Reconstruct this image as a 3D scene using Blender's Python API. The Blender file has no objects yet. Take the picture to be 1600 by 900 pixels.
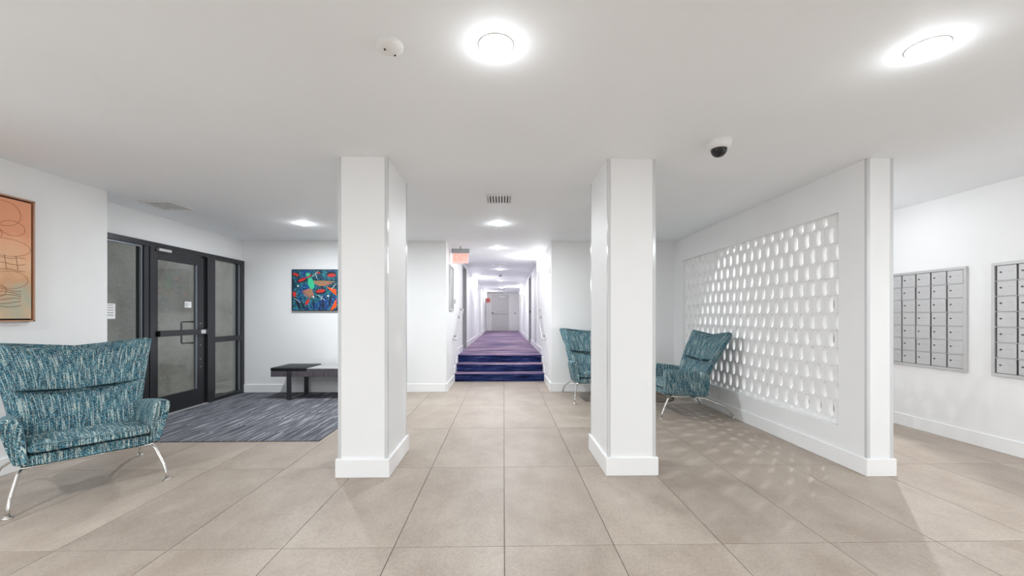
import bpy, bmesh, math, random
from mathutils import Vector, Matrix

# ------------------------------------------------------------------ camera, world, lights, exposure
scene = bpy.context.scene
COL = scene.collection
CAM_H, CEIL = 1.28, 2.545
FPX = 653.0
cam_data = bpy.data.cameras.new('camera')
cam = bpy.data.objects.new('camera', cam_data)
COL.objects.link(cam)
cam_data.sensor_width = 36.0
cam_data.lens = FPX / 1600 * 36.0
cam_data.shift_y = 44.0 / 1600
cam_data.clip_start = 0.02
cam.location = (0, 0, CAM_H)
cam.rotation_euler = (math.radians(90), 0, -math.atan(13 / FPX))
scene.camera = cam

world = bpy.data.worlds.new('world')
scene.world = world
world.use_nodes = True
wn = world.node_tree
wn.nodes['Background'].inputs[0].default_value = (0.90, 0.95, 1.0, 1)
wn.nodes['Background'].inputs[1].default_value = 0.75

scene.view_settings.view_transform = 'Standard'
scene.view_settings.look = 'None'
scene.view_settings.gamma = 1
scene.view_settings.use_curve_mapping = False
scene.view_settings.exposure = 0.0
scene.cycles.max_bounces = 14
scene.cycles.diffuse_bounces = 10

LAMP_W = 5.0        # lobby downlights
BACK_W = 56.0        # unseen lobby downlights added behind the viewpoint
HALO_W = 1.4          # watts of the point lamp added below each lens for its halo
REAR_W = 43.0        # lobby downlights behind the pillars
MAIL_W = 3.0        # unseen downlights added above the mailboxes
HALL_W = 13.0        # corridor downlights
SCONCE_E = 85.0


def area_lamp(x, y, z, power, size=0.13, color=(0.91, 0.965, 1.0), point=False):
    ld = bpy.data.lights.new('downlight_lamp', 'POINT' if point else 'AREA')
    if point:
        ld.shadow_soft_size = 0.02
    else:
        ld.shape = 'DISK'
        ld.size = size
    ld.energy = power
    ld.color = color
    o = bpy.data.objects.new('downlight_lamp', ld)
    COL.objects.link(o)
    o.location = (x, y, z)
    return o


# ------------------------------------------------------------------ materials
def lin(c):
    return tuple(((v / 255) / 12.92 if v / 255 <= 0.04045 else ((v / 255 + 0.055) / 1.055) ** 2.4) for v in c) + (1,)


def mat(name, color, rough=0.6, metal=0.0, spec=0.5, emit=None, estr=0.0):
    m = bpy.data.materials.new(name)
    m.use_nodes = True
    b = m.node_tree.nodes['Principled BSDF']
    b.inputs['Base Color'].default_value = color if len(color) == 4 else tuple(color) + (1,)
    b.inputs['Roughness'].default_value = rough
    b.inputs['Metallic'].default_value = metal
    b.inputs['Specular IOR Level'].default_value = spec
    if emit:
        b.inputs['Emission Color'].default_value = tuple(emit) + (1,)
        b.inputs['Emission Strength'].default_value = estr
    return m


class NT:
    def __init__(self, m):
        self.m = m
        self.t = m.node_tree
        self.b = self.t.nodes['Principled BSDF']

    def n(self, typ, **kw):
        nd = self.t.nodes.new(typ)
        for k, v in kw.items():
            setattr(nd, k, v)
        return nd

    def l(self, a, b):
        self.t.links.new(a, b)

    def coord(self, kind='Object', scale=(1, 1, 1), rot=(0, 0, 0)):
        tc = self.n('ShaderNodeTexCoord')
        mp = self.n('ShaderNodeMapping')
        mp.inputs['Scale'].default_value = scale
        mp.inputs['Rotation'].default_value = rot
        self.l(tc.outputs[kind], mp.inputs['Vector'])
        return mp.outputs['Vector']

    def noise(self, vec, scale, detail=3, rough=0.5):
        nz = self.n('ShaderNodeTexNoise')
        nz.inputs['Scale'].default_value = scale
        nz.inputs['Detail'].default_value = detail
        nz.inputs['Roughness'].default_value = rough
        self.l(vec, nz.inputs['Vector'])
        return nz.outputs['Fac']

    def ramp(self, fac, stops, interp='LINEAR'):
        r = self.n('ShaderNodeValToRGB')
        r.color_ramp.interpolation = interp
        els = r.color_ramp.elements
        while len(els) < len(stops):
            els.new(0.5)
        for e, (p, c) in zip(els, stops):
            e.position = p
            e.color = c if len(c) == 4 else tuple(c) + (1,)
        self.l(fac, r.inputs['Fac'])
        return r.outputs['Color']

    def mix(self, fac, a, b, mode='MIX'):
        mx = self.n('ShaderNodeMix', data_type='RGBA', blend_type=mode)
        if isinstance(fac, (int, float)):
            mx.inputs[0].default_value = fac
        else:
            self.l(fac, mx.inputs[0])
        for s, v in ((6, a), (7, b)):
            if isinstance(v, tuple):
                mx.inputs[s].default_value = v
            else:
                self.l(v, mx.inputs[s])
        return mx.outputs[2]

    def bump(self, h, strength=0.2, dist=0.01):
        bp = self.n('ShaderNodeBump')
        bp.inputs['Strength'].default_value = strength
        bp.inputs['Distance'].default_value = dist
        self.l(h, bp.inputs['Height'])
        self.l(bp.outputs['Normal'], self.b.inputs['Normal'])

    def color(self, c):
        self.l(c, self.b.inputs['Base Color'])


def wall_mat(name, c, rough=0.55):
    m = mat(name, c, rough, spec=0.3)
    t = NT(m)
    v = t.coord('Object')
    f = t.noise(v, 1.3, 3)
    t.color(t.ramp(f, [(0.3, tuple(x * 0.97 for x in c[:3])), (0.7, c)]))
    t.bump(t.noise(v, 180, 2), 0.05, 0.002)
    return m


M_WALL = wall_mat('white_wall_paint', (0.86, 0.865, 0.87, 1))
M_CEIL = wall_mat('ceiling_paint', (0.88, 0.905, 0.93, 1), 0.7)
M_TRIM = mat('white_trim_paint', (0.88, 0.885, 0.89, 1), 0.35)
M_SCREEN = mat('white_block_paint', (0.88, 0.88, 0.88, 1), 0.5)
M_BLACK = mat('black_metal', (0.018, 0.018, 0.02, 1), 0.35, 0.0)
M_FRAME = mat('dark_bronze_aluminium', (0.045, 0.045, 0.05, 1), 0.33, 0.6)
M_GREYSEAL = mat('grey_glazing_bead', (0.22, 0.24, 0.27, 1), 0.4, 0.5)
M_CHROME = mat('chrome', (0.72, 0.70, 0.67, 1), 0.16, 1.0)
M_STEEL = mat('brushed_steel', (0.36, 0.36, 0.37, 1), 0.32, 1.0)
M_LEGSTEEL = mat('dark_steel', (0.10, 0.10, 0.11, 1), 0.35, 0.9)
M_ALU = mat('satin_aluminium', (0.56, 0.56, 0.56, 1), 0.42, 0.35)
M_ALUDOOR = None
M_DARKGAP = mat('dark_gap', (0.05, 0.05, 0.05, 1), 0.8)
M_GUARD = mat('clear_corner_guard', (0.62, 0.63, 0.64, 1), 0.12, 0.0, 0.9)
M_VINYL = mat('black_vinyl', (0.014, 0.014, 0.015, 1), 0.5, spec=0.3)
M_GLOW = mat('lit_lens', (1, 1, 1, 1), 0.4, emit=(1, 0.985, 0.96), estr=28.0)
M_SCONCE = mat('lit_sconce_glass', (1, 1, 1, 1), 0.4, emit=(1, 0.985, 0.96), estr=SCONCE_E)
M_REDGLOW = mat('lit_red_letters', (0.9, 0.25, 0.18, 1), 0.4, emit=(1.0, 0.33, 0.24), estr=1.1)
M_PINK = mat('red_lit_panel', (0.95, 0.70, 0.66, 1), 0.3, emit=(1.0, 0.55, 0.48), estr=0.25)
M_BELL = mat('overexposed_red_enamel', (0.85, 0.22, 0.18, 1), 0.4)  # red lightened towards pink, overexposure put into the colour
M_DOORGREY = mat('grey_door_paint', (0.62, 0.62, 0.625, 1), 0.45)
M_JAMB = mat('grey_jamb_paint', (0.33, 0.33, 0.335, 1), 0.5)
M_PAPER = mat('white_paper', (0.82, 0.82, 0.82, 1), 0.6)
M_INK = mat('grey_ink', (0.12, 0.12, 0.13, 1), 0.6)
M_PLASTIC = mat('white_plastic', (0.78, 0.78, 0.78, 1), 0.4)
M_DOME = mat('smoked_dome', (0.01, 0.01, 0.012, 1), 0.08)
M_BRONZEWIRE = mat('bronze_wire', (0.09, 0.055, 0.045, 1), 0.4, 0.7)

# glass
M_GLASS = bpy.data.materials.new('clear_glass')
M_GLASS.use_nodes = True
_t = M_GLASS.node_tree
_t.nodes.remove(_t.nodes['Principled BSDF'])
_tr = _t.nodes.new('ShaderNodeBsdfTransparent'); _tr.inputs[0].default_value = (0.90, 0.92, 0.91, 1)
_gl = _t.nodes.new('ShaderNodeBsdfGlossy'); _gl.inputs['Roughness'].default_value = 0.02
_lw = _t.nodes.new('ShaderNodeLayerWeight'); _lw.inputs[0].default_value = 0.5
_pw = _t.nodes.new('ShaderNodeMath'); _pw.operation = 'POWER'; _pw.inputs[1].default_value = 5.0
_fr = _t.nodes.new('ShaderNodeMath'); _fr.operation = 'MULTIPLY_ADD'; _fr.inputs[1].default_value = 0.9; _fr.inputs[2].default_value = 0.04
_t.links.new(_lw.outputs['Facing'], _pw.inputs[0]); _t.links.new(_pw.outputs[0], _fr.inputs[0])
_mx = _t.nodes.new('ShaderNodeMixShader')
_t.links.new(_fr.outputs[0], _mx.inputs[0]); _t.links.new(_tr.outputs[0], _mx.inputs[1]); _t.links.new(_gl.outputs[0], _mx.inputs[2])
_t.links.new(_mx.outputs[0], _t.nodes['Material Output'].inputs[0])

# brushed mailbox doors
M_ALUDOOR = mat('brushed_mailbox_aluminium', (0.56, 0.56, 0.565, 1), 0.42, 0.3)
t = NT(M_ALUDOOR)
v = t.coord('Object', (1, 3, 60))
f = t.noise(v, 6, 3)
t.color(t.ramp(f, [(0.3, (0.52, 0.52, 0.525)), (0.7, (0.62, 0.62, 0.625))]))

# floor tiles
M_TILE = mat('beige_porcelain', (0.45, 0.38, 0.33, 1), 0.44, spec=0.35)
t = NT(M_TILE)
tc = t.n('ShaderNodeTexCoord'); oi = t.n('ShaderNodeObjectInfo')
add = t.n('ShaderNodeVectorMath', operation='ADD')
sc = t.n('ShaderNodeVectorMath', operation='SCALE')
cmb = t.n('ShaderNodeCombineXYZ')
t.l(oi.outputs['Random'], cmb.inputs[0]); t.l(oi.outputs['Random'], cmb.inputs[2])
t.l(cmb.outputs[0], sc.inputs[0]); sc.inputs['Scale'].default_value = 37.0
t.l(tc.outputs['Object'], add.inputs[0]); t.l(sc.outputs[0], add.inputs[1])
mp = t.n('ShaderNodeMapping'); mp.inputs['Scale'].default_value = (1.5, 1.0, 1.0)
t.l(add.outputs[0], mp.inputs['Vector'])
n1 = t.noise(mp.outputs[0], 2.2, 6, 0.62)
n2 = t.noise(mp.outputs[0], 55, 4, 0.7)
c1 = t.ramp(n1, [(0.30, (0.355, 0.29, 0.24)), (0.5, (0.41, 0.345, 0.29)), (0.72, (0.47, 0.405, 0.345))])
c2 = t.ramp(n2, [(0.35, (0.86, 0.86, 0.86)), (0.65, (1.05, 1.05, 1.05))])
c3 = t.mix(1.0, c1, c2, 'MULTIPLY')
rr = t.ramp(oi.outputs['Random'], [(0, (0.95, 0.95, 0.95)), (1, (1.04, 1.04, 1.04))])
t.color(t.mix(1.0, c3, rr, 'MULTIPLY'))
t.bump(n2, 0.05, 0.003)
M_GROUT = mat('brown_grout', (0.07, 0.05, 0.04, 1), 0.85)


# carpets
def carpet_mat(name, stretch, stops, seed_scale=1.0):
    m = mat(name, (0.2, 0.2, 0.25, 1), 0.95, spec=0.1)
    t = NT(m)
    tc = t.n('ShaderNodeTexCoord'); oi = t.n('ShaderNodeObjectInfo')
    cmb = t.n('ShaderNodeCombineXYZ'); sc = t.n('ShaderNodeVectorMath', operation='SCALE')
    add = t.n('ShaderNodeVectorMath', operation='ADD')
    t.l(oi.outputs['Random'], cmb.inputs[0]); t.l(oi.outputs['Random'], cmb.inputs[1])
    t.l(cmb.outputs[0], sc.inputs[0]); sc.inputs['Scale'].default_value = 11.0
    t.l(tc.outputs['Object'], add.inputs[0]); t.l(sc.outputs[0], add.inputs[1])
    mp = t.n('ShaderNodeMapping'); mp.inputs['Scale'].default_value = stretch
    t.l(add.outputs[0], mp.inputs['Vector'])
    f = t.noise(mp.outputs[0], 1.0, 5, 0.65)
    fine = t.noise(t.coord('Object'), 260, 2)
    c = t.ramp(f, stops)
    c2 = t.ramp(fine, [(0.3, (0.7, 0.7, 0.7)), (0.7, (1.25, 1.25, 1.25))])
    cc = t.mix(1.0, c, c2, 'MULTIPLY')
    t.color(cc)
    t.bump(fine, 0.35, 0.004)
    return m


M_CARPET = carpet_mat('slate_streak_carpet', (34, 1.6, 1), [(0.33, lin((56, 56, 62))), (0.45, lin((92, 93, 101))), (0.55, lin((120, 120, 127))), (0.68, lin((182, 182, 188)))])
M_HALL = carpet_mat('purple_streak_carpet', (0.9, 9, 9), [(0.36, lin((58, 58, 92))), (0.45, lin((106, 98, 132))), (0.53, lin((146, 122, 146))), (0.61, lin((192, 164, 178))), (0.70, lin((226, 214, 222)))])
M_RISER = carpet_mat('navy_shaded_riser_carpet', (2.2, 4, 26), [(0.36, lin((10, 12, 28))), (0.48, lin((34, 46, 92))), (0.60, lin((54, 66, 112))), (0.76, lin((140, 148, 186)))])  # same carpet as the hall, with the risers' shade put into the colour

# exterior stucco
M_STUCCO = mat('grey_beige_stucco', (0.34, 0.31, 0.27, 1), 0.9, spec=0.1)
t = NT(M_STUCCO)
v = t.coord('Object')
f = t.noise(v, 1.6, 5, 0.6)
t.color(t.ramp(f, [(0.3, (0.40, 0.37, 0.33)), (0.5, (0.52, 0.49, 0.45)), (0.7, (0.62, 0.59, 0.555))]))
vo = t.noise(v, 9, 6, 0.7)
t.bump(vo, 1.0, 0.06)

# bench side laminate
M_BENCH = mat('streaked_dark_laminate', (0.1, 0.1, 0.1, 1), 0.4)
t = NT(M_BENCH)
f = t.noise(t.coord('Object', (60, 60, 7)), 1, 4, 0.7)
t.color(t.ramp(f, [(0.35, lin((40, 38, 44))), (0.5, lin((98, 92, 96))), (0.6, lin((70, 66, 78))), (0.75, lin((175, 168, 165)))]))
M_BENCHTOP = mat('grey_stone_laminate', (0.42, 0.42, 0.41, 1), 0.3)


# tweed
def tweed(name, dim=1.0):
    m = mat(name, (0.1, 0.3, 0.35, 1), 0.9, spec=0.15)
    t = NT(m)
    a = t.noise(t.coord('UV', (125, 6, 1)), 1.0, 3, 0.55)         # long pale slubs
    a2 = t.noise(t.coord('UV', (120, 20, 1), (0, 0, 0.02)), 1.0, 3, 0.6)   # dark slubs
    b = t.noise(t.coord('UV', (170, 110, 1)), 1.0, 2, 0.6)         # weave flecks
    c = t.noise(t.coord('UV', (50, 170, 1)), 1.0, 2, 0.6)         # weft
    d = t.noise(t.coord('UV', (9, 4, 1)), 1.0, 2, 0.5)            # broad patches
    e = t.noise(t.coord('UV', (130, 45, 1), (0, 0, 0.3)), 1.0, 2, 0.6)
    s1 = t.n('ShaderNodeMath', operation='ADD'); t.l(b, s1.inputs[0]); t.l(c, s1.inputs[1])
    s3 = t.n('ShaderNodeMath', operation='MULTIPLY'); t.l(s1.outputs[0], s3.inputs[0]); s3.inputs[1].default_value = 0.5
    k = lambda col: tuple(v * dim for v in lin(col)[:3]) + (1,)
    base = t.ramp(s3.outputs[0], [(0.37, k((14, 22, 32))), (0.45, k((38, 76, 92))), (0.53, k((76, 134, 150))), (0.60, k((150, 186, 192))), (0.67, k((226, 232, 226)))])
    dkf = t.ramp(a2, [(0.50, (0, 0, 0, 1)), (0.60, (0.8, 0.8, 0.8, 1))])
    c0 = t.mix(dkf, base, k((34, 50, 62)))
    brown = t.ramp(e, [(0.60, (0, 0, 0, 1)), (0.66, (0.8, 0.8, 0.8, 1))])
    c1 = t.mix(brown, c0, k((146, 134, 112)))
    # pale slubs broken up by the weave
    am = t.ramp(a, [(0.52, (0, 0, 0, 1)), (0.60, (0.78, 0.78, 0.78, 1))])
    bm_ = t.ramp(b, [(0.38, (0, 0, 0, 1)), (0.50, (1, 1, 1, 1))])
    pm = t.mix(1.0, am, bm_, 'MULTIPLY')
    c2 = t.mix(pm, c1, k((206, 220, 214)))
    pf = t.ramp(d, [(0.35, (0.82, 0.84, 0.88, 1)), (0.65, (1.14, 1.12, 1.10, 1))])
    t.color(t.mix(1.0, c2, pf, 'MULTIPLY'))
    t.bump(s3.outputs[0], 0.5, 0.006)
    return m


M_TWEED = tweed('teal_tweed')
M_PIPING = mat('teal_piping', lin((60, 150, 180)), 0.85)


# ------------------------------------------------------------------ mesh helpers
def box(bm, x0, x1, y0, y1, z0, z1, bevel=0.0, seg=1):
    vs = [bm.verts.new((x, y, z)) for x in (x0, x1) for y in (y0, y1) for z in (z0, z1)]
    F = [(0, 1, 3, 2), (4, 6, 7, 5), (0, 4, 5, 1), (2, 3, 7, 6), (0, 2, 6, 4), (1, 5, 7, 3)]
    fs = [bm.faces.new([vs[i] for i in f]) for f in F]
    if bevel > 0:
        es = set(e for f in fs for e in f.edges)
        bmesh.ops.bevel(bm, geom=list(es), offset=bevel, segments=seg, affect='EDGES', profile=0.5)


def finish(name, bm, m, parent=None, smooth=False, loc=None):
    bmesh.ops.recalc_face_normals(bm, faces=bm.faces[:])
    me = bpy.data.meshes.new(name)
    bm.to_mesh(me)
    bm.free()
    if m is not None:
        me.materials.append(m)
    if smooth:
        for p in me.polygons:
            p.use_smooth = True
    o = bpy.data.objects.new(name, me)
    COL.objects.link(o)
    if parent is not None:
        o.parent = parent
    if loc:
        o.location = loc
    return o


def boxobj(name, x0, x1, y0, y1, z0, z1, m, parent=None, bevel=0.0, seg=1):
    bm = bmesh.new()
    box(bm, x0, x1, y0, y1, z0, z1, bevel, seg)
    return finish(name, bm, m, parent)


def boxes(name, lst, m, parent=None, bevel=0.0):
    bm = bmesh.new()
    for b in lst:
        box(bm, *b, bevel=bevel)
    return finish(name, bm, m, parent)


def tube(bm, pts, r, seg=10, caps=True):
    pts = [Vector(p) for p in pts]
    rings = []
    prev = None
    for i, p in enumerate(pts):
        if i == 0:
            d = pts[1] - p
        elif i == len(pts) - 1:
            d = p - pts[i - 1]
        else:
            d = (pts[i + 1] - p).normalized() + (p - pts[i - 1]).normalized()
        d.normalize()
        if prev is None:
            up = Vector((0, 0, 1)) if abs(d.z) < 0.9 else Vector((1, 0, 0))
            a = d.cross(up).normalized()
        else:
            a = (prev - d * prev.dot(d)).normalized()
        prev = a
        b = d.cross(a)
        rr = r[i] if isinstance(r, (list, tuple)) else r
        rings.append([bm.verts.new(p + (a * math.cos(2 * math.pi * k / seg) + b * math.sin(2 * math.pi * k / seg)) * rr) for k in range(seg)])
    for A, B in zip(rings[:-1], rings[1:]):
        for k in range(seg):
            bm.faces.new((A[k], A[(k + 1) % seg], B[(k + 1) % seg], B[k]))
    if caps:
        bm.faces.new(rings[0][::-1])
        bm.faces.new(rings[-1])


def smooth_path(pts, n=6, rad=0.5):
    """round the corners of a polyline"""
    P = [Vector(p) for p in pts]
    out = [P[0]]
    for i in range(1, len(P) - 1):
        a, b, c = P[i - 1], P[i], P[i + 1]
        r = min((a - b).length, (c - b).length) * 0.5
        r = min(r, rad)
        p0 = b + (a - b).normalized() * r
        p2 = b + (c - b).normalized() * r
        for k in range(n + 1):
            s = k / n
            out.append(p0 * (1 - s) ** 2 + b * 2 * s * (1 - s) + p2 * s * s)
    out.append(P[-1])
    return out


def lathe(bm, prof, seg=24, c=(0, 0, 0)):
    rings = []
    for r, z in prof:
        if r < 1e-6:
            rings.append([bm.verts.new((c[0], c[1], c[2] + z))])
        else:
            rings.append([bm.verts.new((c[0] + r * math.cos(2 * math.pi * k / seg), c[1] + r * math.sin(2 * math.pi * k / seg), c[2] + z)) for k in range(seg)])
    for A, B in zip(rings[:-1], rings[1:]):
        for k in range(seg):
            a = [A[k % len(A)], A[(k + 1) % len(A)], B[(k + 1) % len(B)], B[k % len(B)]]
            u = []
            for x in a:
                if x not in u:
                    u.append(x)
            if len(u) >= 3:
                bm.faces.new(u)


def empty(name, loc=(0, 0, 0), rz=0, label=None, cat=None, group=None, kind=None):
    o = bpy.data.objects.new(name, None)
    COL.objects.link(o)
    o.location = loc
    o.rotation_euler = (0, 0, rz)
    o.empty_display_size = 0.1
    tag(o, label, cat, group, kind)
    return o


def tag(o, label=None, cat=None, group=None, kind=None):
    if label: o['label'] = label
    if cat: o['category'] = cat
    if group: o['group'] = group
    if kind: o['kind'] = kind
    return o


def struct(o, label=None, cat=None):
    o['kind'] = 'structure'
    if label: o['label'] = label
    if cat: o['category'] = cat
    return o


def copy_tree(o, parent=None):
    c = o.copy()
    COL.objects.link(c)
    c.parent = parent
    for ch in [x for x in bpy.data.objects if x.parent == o]:
        copy_tree(ch, c)
    return c


# ------------------------------------------------------------------ structure
YB = 7.08            # back wall of the lobby
XL = -4.38           # entrance wall
XLN = -4.03          # near left wall
XS = 2.91            # screen wall face
XS2 = 3.12
XR = 4.68
YF = -3.2            # open front added behind the camera for daylight
CL, CR = -0.97, 0.81
YE = 23.3            # end of corridor
Z1 = 0.465           # corridor floor

# floor: grout bed + every tile
floor = struct(boxes('floor', [(-4.75, 4.85, YF, YB + 0.02, -0.12, -0.004), (CL - 0.1, CR + 0.1, YB + 0.02, 8.22, -0.12, -0.004), (XS2, 4.85, YB + 0.02, 8.3, -0.12, -0.004)], M_GROUT),
               'beige large format porcelain tile floor of the lobby', 'floor')
PX, PY = 0.6126, 1.222
g = 0.0042
full = None
regions = [(XL, XR, YF, YB), (CL, CR, YB, 8.2)]
for j in range(-5, 5):
    for i in range(-8, 9):
        x0 = 0.004 + i * PX + g / 2; x1 = x0 + PX - g
        y0 = 2.325 + j * PY + g / 2; y1 = y0 + PY - g
        for (rx0, rx1, ry0, ry1) in regions:
            if (ry0 == YB and y1 < YB + 0.01) or (ry0 == YF and y0 > YB - 0.01):
                continue
            a0, a1, b0, b1 = max(x0, rx0), min(x1, rx1), max(y0, ry0), min(y1, ry1)
            if ry0 == YF and y1 > YB and rx0 == XL:
                # let tiles inside the corridor mouth run through as one piece
                if x0 >= CL - 0.05 and x1 <= CR + 0.05:
                    b1 = min(y1, 8.2)
            if ry0 == YB and y0 < YB and x0 >= CL - 0.05 and x1 <= CR + 0.05:
                continue
            if a1 - a0 < 0.02 or b1 - b0 < 0.02:
                continue
            isfull = abs((a1 - a0) - (PX - g)) < 1e-6 and abs((b1 - b0) - (PY - g)) < 1e-6
            if isfull and full is not None:
                o = full.copy(); COL.objects.link(o)
                o.location = ((a0 + a1) / 2, (b0 + b1) / 2, 0)
            else:
                w, l = (a1 - a0) / 2, (b1 - b0) / 2
                bm = bmesh.new()
                box(bm, -w, w, -l, l, -0.004, 0.0)
                o = finish('tile', bm, M_TILE, floor, loc=((a0 + a1) / 2, (b0 + b1) / 2, 0))
                if isfull:
                    full = o

ceiling = struct(boxes('ceiling', [(-4.6, 4.9, YF, YB + 0.1, CEIL, CEIL + 0.2), (CL - 0.25, CR + 0.25, YB + 0.1, YE + 0.2, CEIL, CEIL + 0.2), (XS2 - 0.2, 4.9, YB + 0.1, 8.4, CEIL, CEIL + 0.2)], M_CEIL),
                 'smooth white painted lobby ceiling', 'ceiling')

struct(boxes('wall_left', [(XLN - 0.18, XLN, YF, 4.33, 0, CEIL)], M_WALL), 'white left wall with the orange painting', 'wall')
struct(boxes('wall_entrance', [(XL - 0.15, XL, 4.18, YB, 2.20, CEIL), (XL - 0.15, XLN - 0.18, 4.18, 4.33, 0, CEIL)], M_WALL), 'white wall strip above the dark entrance glazing', 'wall')
struct(boxes('wall_back', [(XL - 0.15, CL, YB, YB + 0.15, 0, CEIL)], M_WALL), 'white back wall left of the corridor opening', 'wall')
struct(boxes('wall_back', [(CR, XS2, YB, YB + 0.15, 0, CEIL)], M_WALL), 'white back wall between corridor opening and block screen', 'wall')
OY0, OY1, OZ0, OZ1 = 3.575, 6.74, 0.325, 2.185
struct(boxes('wall_right', [(XS, XS2, 3.29, OY0, 0, CEIL), (XS, XS2, OY1, YB, 0, CEIL), (XS, XS2, OY0, OY1, 0, OZ0), (XS, XS2, OY0, OY1, OZ1, CEIL)], M_WALL),
       'white partition wall holding the pierced block screen', 'wall')
struct(boxes('wall_mailroom', [(XR, XR + 0.15, YF, 8.25, 0, CEIL), (XS2, XR, 8.1, 8.25, 0, CEIL)], M_WALL), 'white far right wall with the mailbox banks', 'wall')
# unseen front added behind the camera for daylight: sill-less openings between mullions
struct(boxes('wall_front', [(-4.21, 4.83, YF - 0.15, YF, 2.40, CEIL)] + [(x - 0.04, x + 0.04, YF - 0.12, YF, 0, 2.40) for x in (-4.0, -2.3, -0.8, 0.8, 2.4, 4.6)], M_WALL), 'unseen open front added to the lobby for daylight', 'wall')
struct(boxes('ground', [(-9, 9, -16, YF - 0.15, -0.14, -0.02)], mat('pale_concrete', (0.55, 0.54, 0.52, 1), 0.9)), 'pale concrete forecourt outside the lobby', 'ground')

# corridor walls, built round the door recesses
LD = (9.85, 10.82)      # left door recess
RD = (12.3, 13.25)      # right door recess
DT = Z1 + 2.035
struct(boxes('wall_corridor_left', [(CL - 0.2, CL, YB + 0.15, LD[0], 0, CEIL), (CL - 0.2, CL, LD[1], YE, 0, CEIL), (CL - 0.2, CL, LD[0], LD[1], DT, CEIL), (CL - 0.25, CL - 0.2, LD[0], LD[1], 0, CEIL)], M_WALL),
       'white left wall of the raised corridor', 'wall')
struct(boxes('wall_corridor_right', [(CR, CR + 0.2, YB + 0.15, RD[0], 0, CEIL), (CR, CR + 0.2, RD[1], YE, 0, CEIL), (CR, CR + 0.2, RD[0], RD[1], DT, CEIL), (CR + 0.2, CR + 0.25, RD[0], RD[1], 0, CEIL)], M_WALL),
       'white right wall of the raised corridor', 'wall')
struct(boxes('wall_corridor_end', [(CL - 0.2, CR + 0.2, YE, YE + 0.15, 0, CEIL)], M_WALL), 'white end wall of the corridor', 'wall')

# steps + corridor carpet
stairs = struct(empty('stairs', (0, 8.2, 0)), 'three carpeted steps up to the corridor', 'stairs')
for k in range(3):
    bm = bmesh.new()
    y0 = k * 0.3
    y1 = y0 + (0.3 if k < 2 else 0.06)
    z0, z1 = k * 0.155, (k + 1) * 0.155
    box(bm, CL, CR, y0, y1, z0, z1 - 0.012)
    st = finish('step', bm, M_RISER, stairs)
    bm = bmesh.new()
    box(bm, CL, CR, y0 - 0.018, y1, z1 - 0.012, z1, 0.005, 2)
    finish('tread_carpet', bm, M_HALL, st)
struct(boxobj('corridor_floor', CL, CR, 8.86, YE, 0.0, Z1, M_HALL), 'purple blue streaked corridor carpet', 'carpet')

# entrance carpet, laid in planks
carpet = tag(empty('entrance_carpet', (0, 0, 0)), 'slate grey streaked plank carpet inside the glass entrance door', 'carpet')
CX0, CX1, CY0, CY1 = XL + 0.03, -1.887, 4.31, YB - 0.02
bm = bmesh.new(); box(bm, CX0, CX1, CY0, CY1, 0.0, 0.003); finish('carpet_backing', bm, M_DARKGAP, carpet)
nx = 10
pw = (CX1 - CX0) / nx
for i in range(nx):
    ys = [CY0, CY1]
    off = (i % 3) / 3.0
    yy = CY0 + 0.95 * (off if off > 0 else 1)
    while yy < CY1 - 0.12:
        ys.append(yy); yy += 0.95
    ys = sorted(ys)
    for a, b in zip(ys[:-1], ys[1:]):
        w, l = pw / 2 - 0.0008, (b - a) / 2 - 0.0008
        bm = bmesh.new(); box(bm, -w, w, -l, l, 0.003, 0.008)
        finish('carpet_plank', bm, M_CARPET, carpet, loc=(CX0 + pw * (i + 0.5), (a + b) / 2, 0))

# ---- baseboards
BH, BT = 0.14, 0.018


def baseboard(name, lst, label):
    bm = bmesh.new()
    for b in lst:
        box(bm, *b, bevel=0.004)
    return struct(finish(name, bm, M_TRIM), label, 'baseboard')


baseboard('baseboard_left', [(XLN, XLN + BT, YF, 4.33, 0, BH)], 'white baseboard behind the large left armchair')
baseboard('baseboard_back', [(XL + 0.02, CL - 0.005, YB - BT, YB, 0.0, BH)], 'white baseboard of the back wall left of the corridor')
baseboard('baseboard_back', [(CR + 0.005, XS, YB - BT, YB, 0, BH)], 'white baseboard behind the teal chairs at the back')
baseboard('baseboard_right', [(XS - BT, XS, 3.29, YB - BT, 0, BH), (XS - BT, XS2 + BT, 3.29 - BT, 3.29, 0, BH), (XS2, XS2 + BT, 3.29, 8.1, 0, BH)], 'white baseboard under the pierced block screen')
baseboard('baseboard_mailroom', [(XR - BT, XR, YF, 8.1, 0, BH)], 'white baseboard under the mailbox banks')
for sgn, X, nm, side in ((1, CL, 'baseboard_corridor_left', 'left'), (-1, CR, 'baseboard_corridor_right', 'right')):
    bx = (X, X + BT) if sgn > 0 else (X - BT, X)
    l = [(bx[0], bx[1], YB - (BT if sgn > 0 else BT), 8.182, 0, BH)]
    dr = LD if sgn > 0 else RD
    for k in range(3):
        ya = 8.182 + k * 0.3
        l.append((bx[0], bx[1], ya, ya + 0.3, (k + 1) * 0.155 + 0.001, (k + 1) * 0.155 + BH))
    l.append((bx[0], bx[1], 9.082, dr[0] - 0.05, Z1 + 0.001, Z1 + BH))
    l.append((bx[0], bx[1], dr[1] + 0.05, YE, Z1 + 0.001, Z1 + BH))
    baseboard(nm, l, 'white baseboard stepping up the %s side of the corridor' % side)
baseboard('baseboard_corridor_end', [(CL + BT, -0.76, YE - BT, YE, Z1, Z1 + BH), (0.38, CR - BT, YE - BT, YE, Z1, Z1 + BH)], 'white baseboard at the far end of the corridor')


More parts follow.
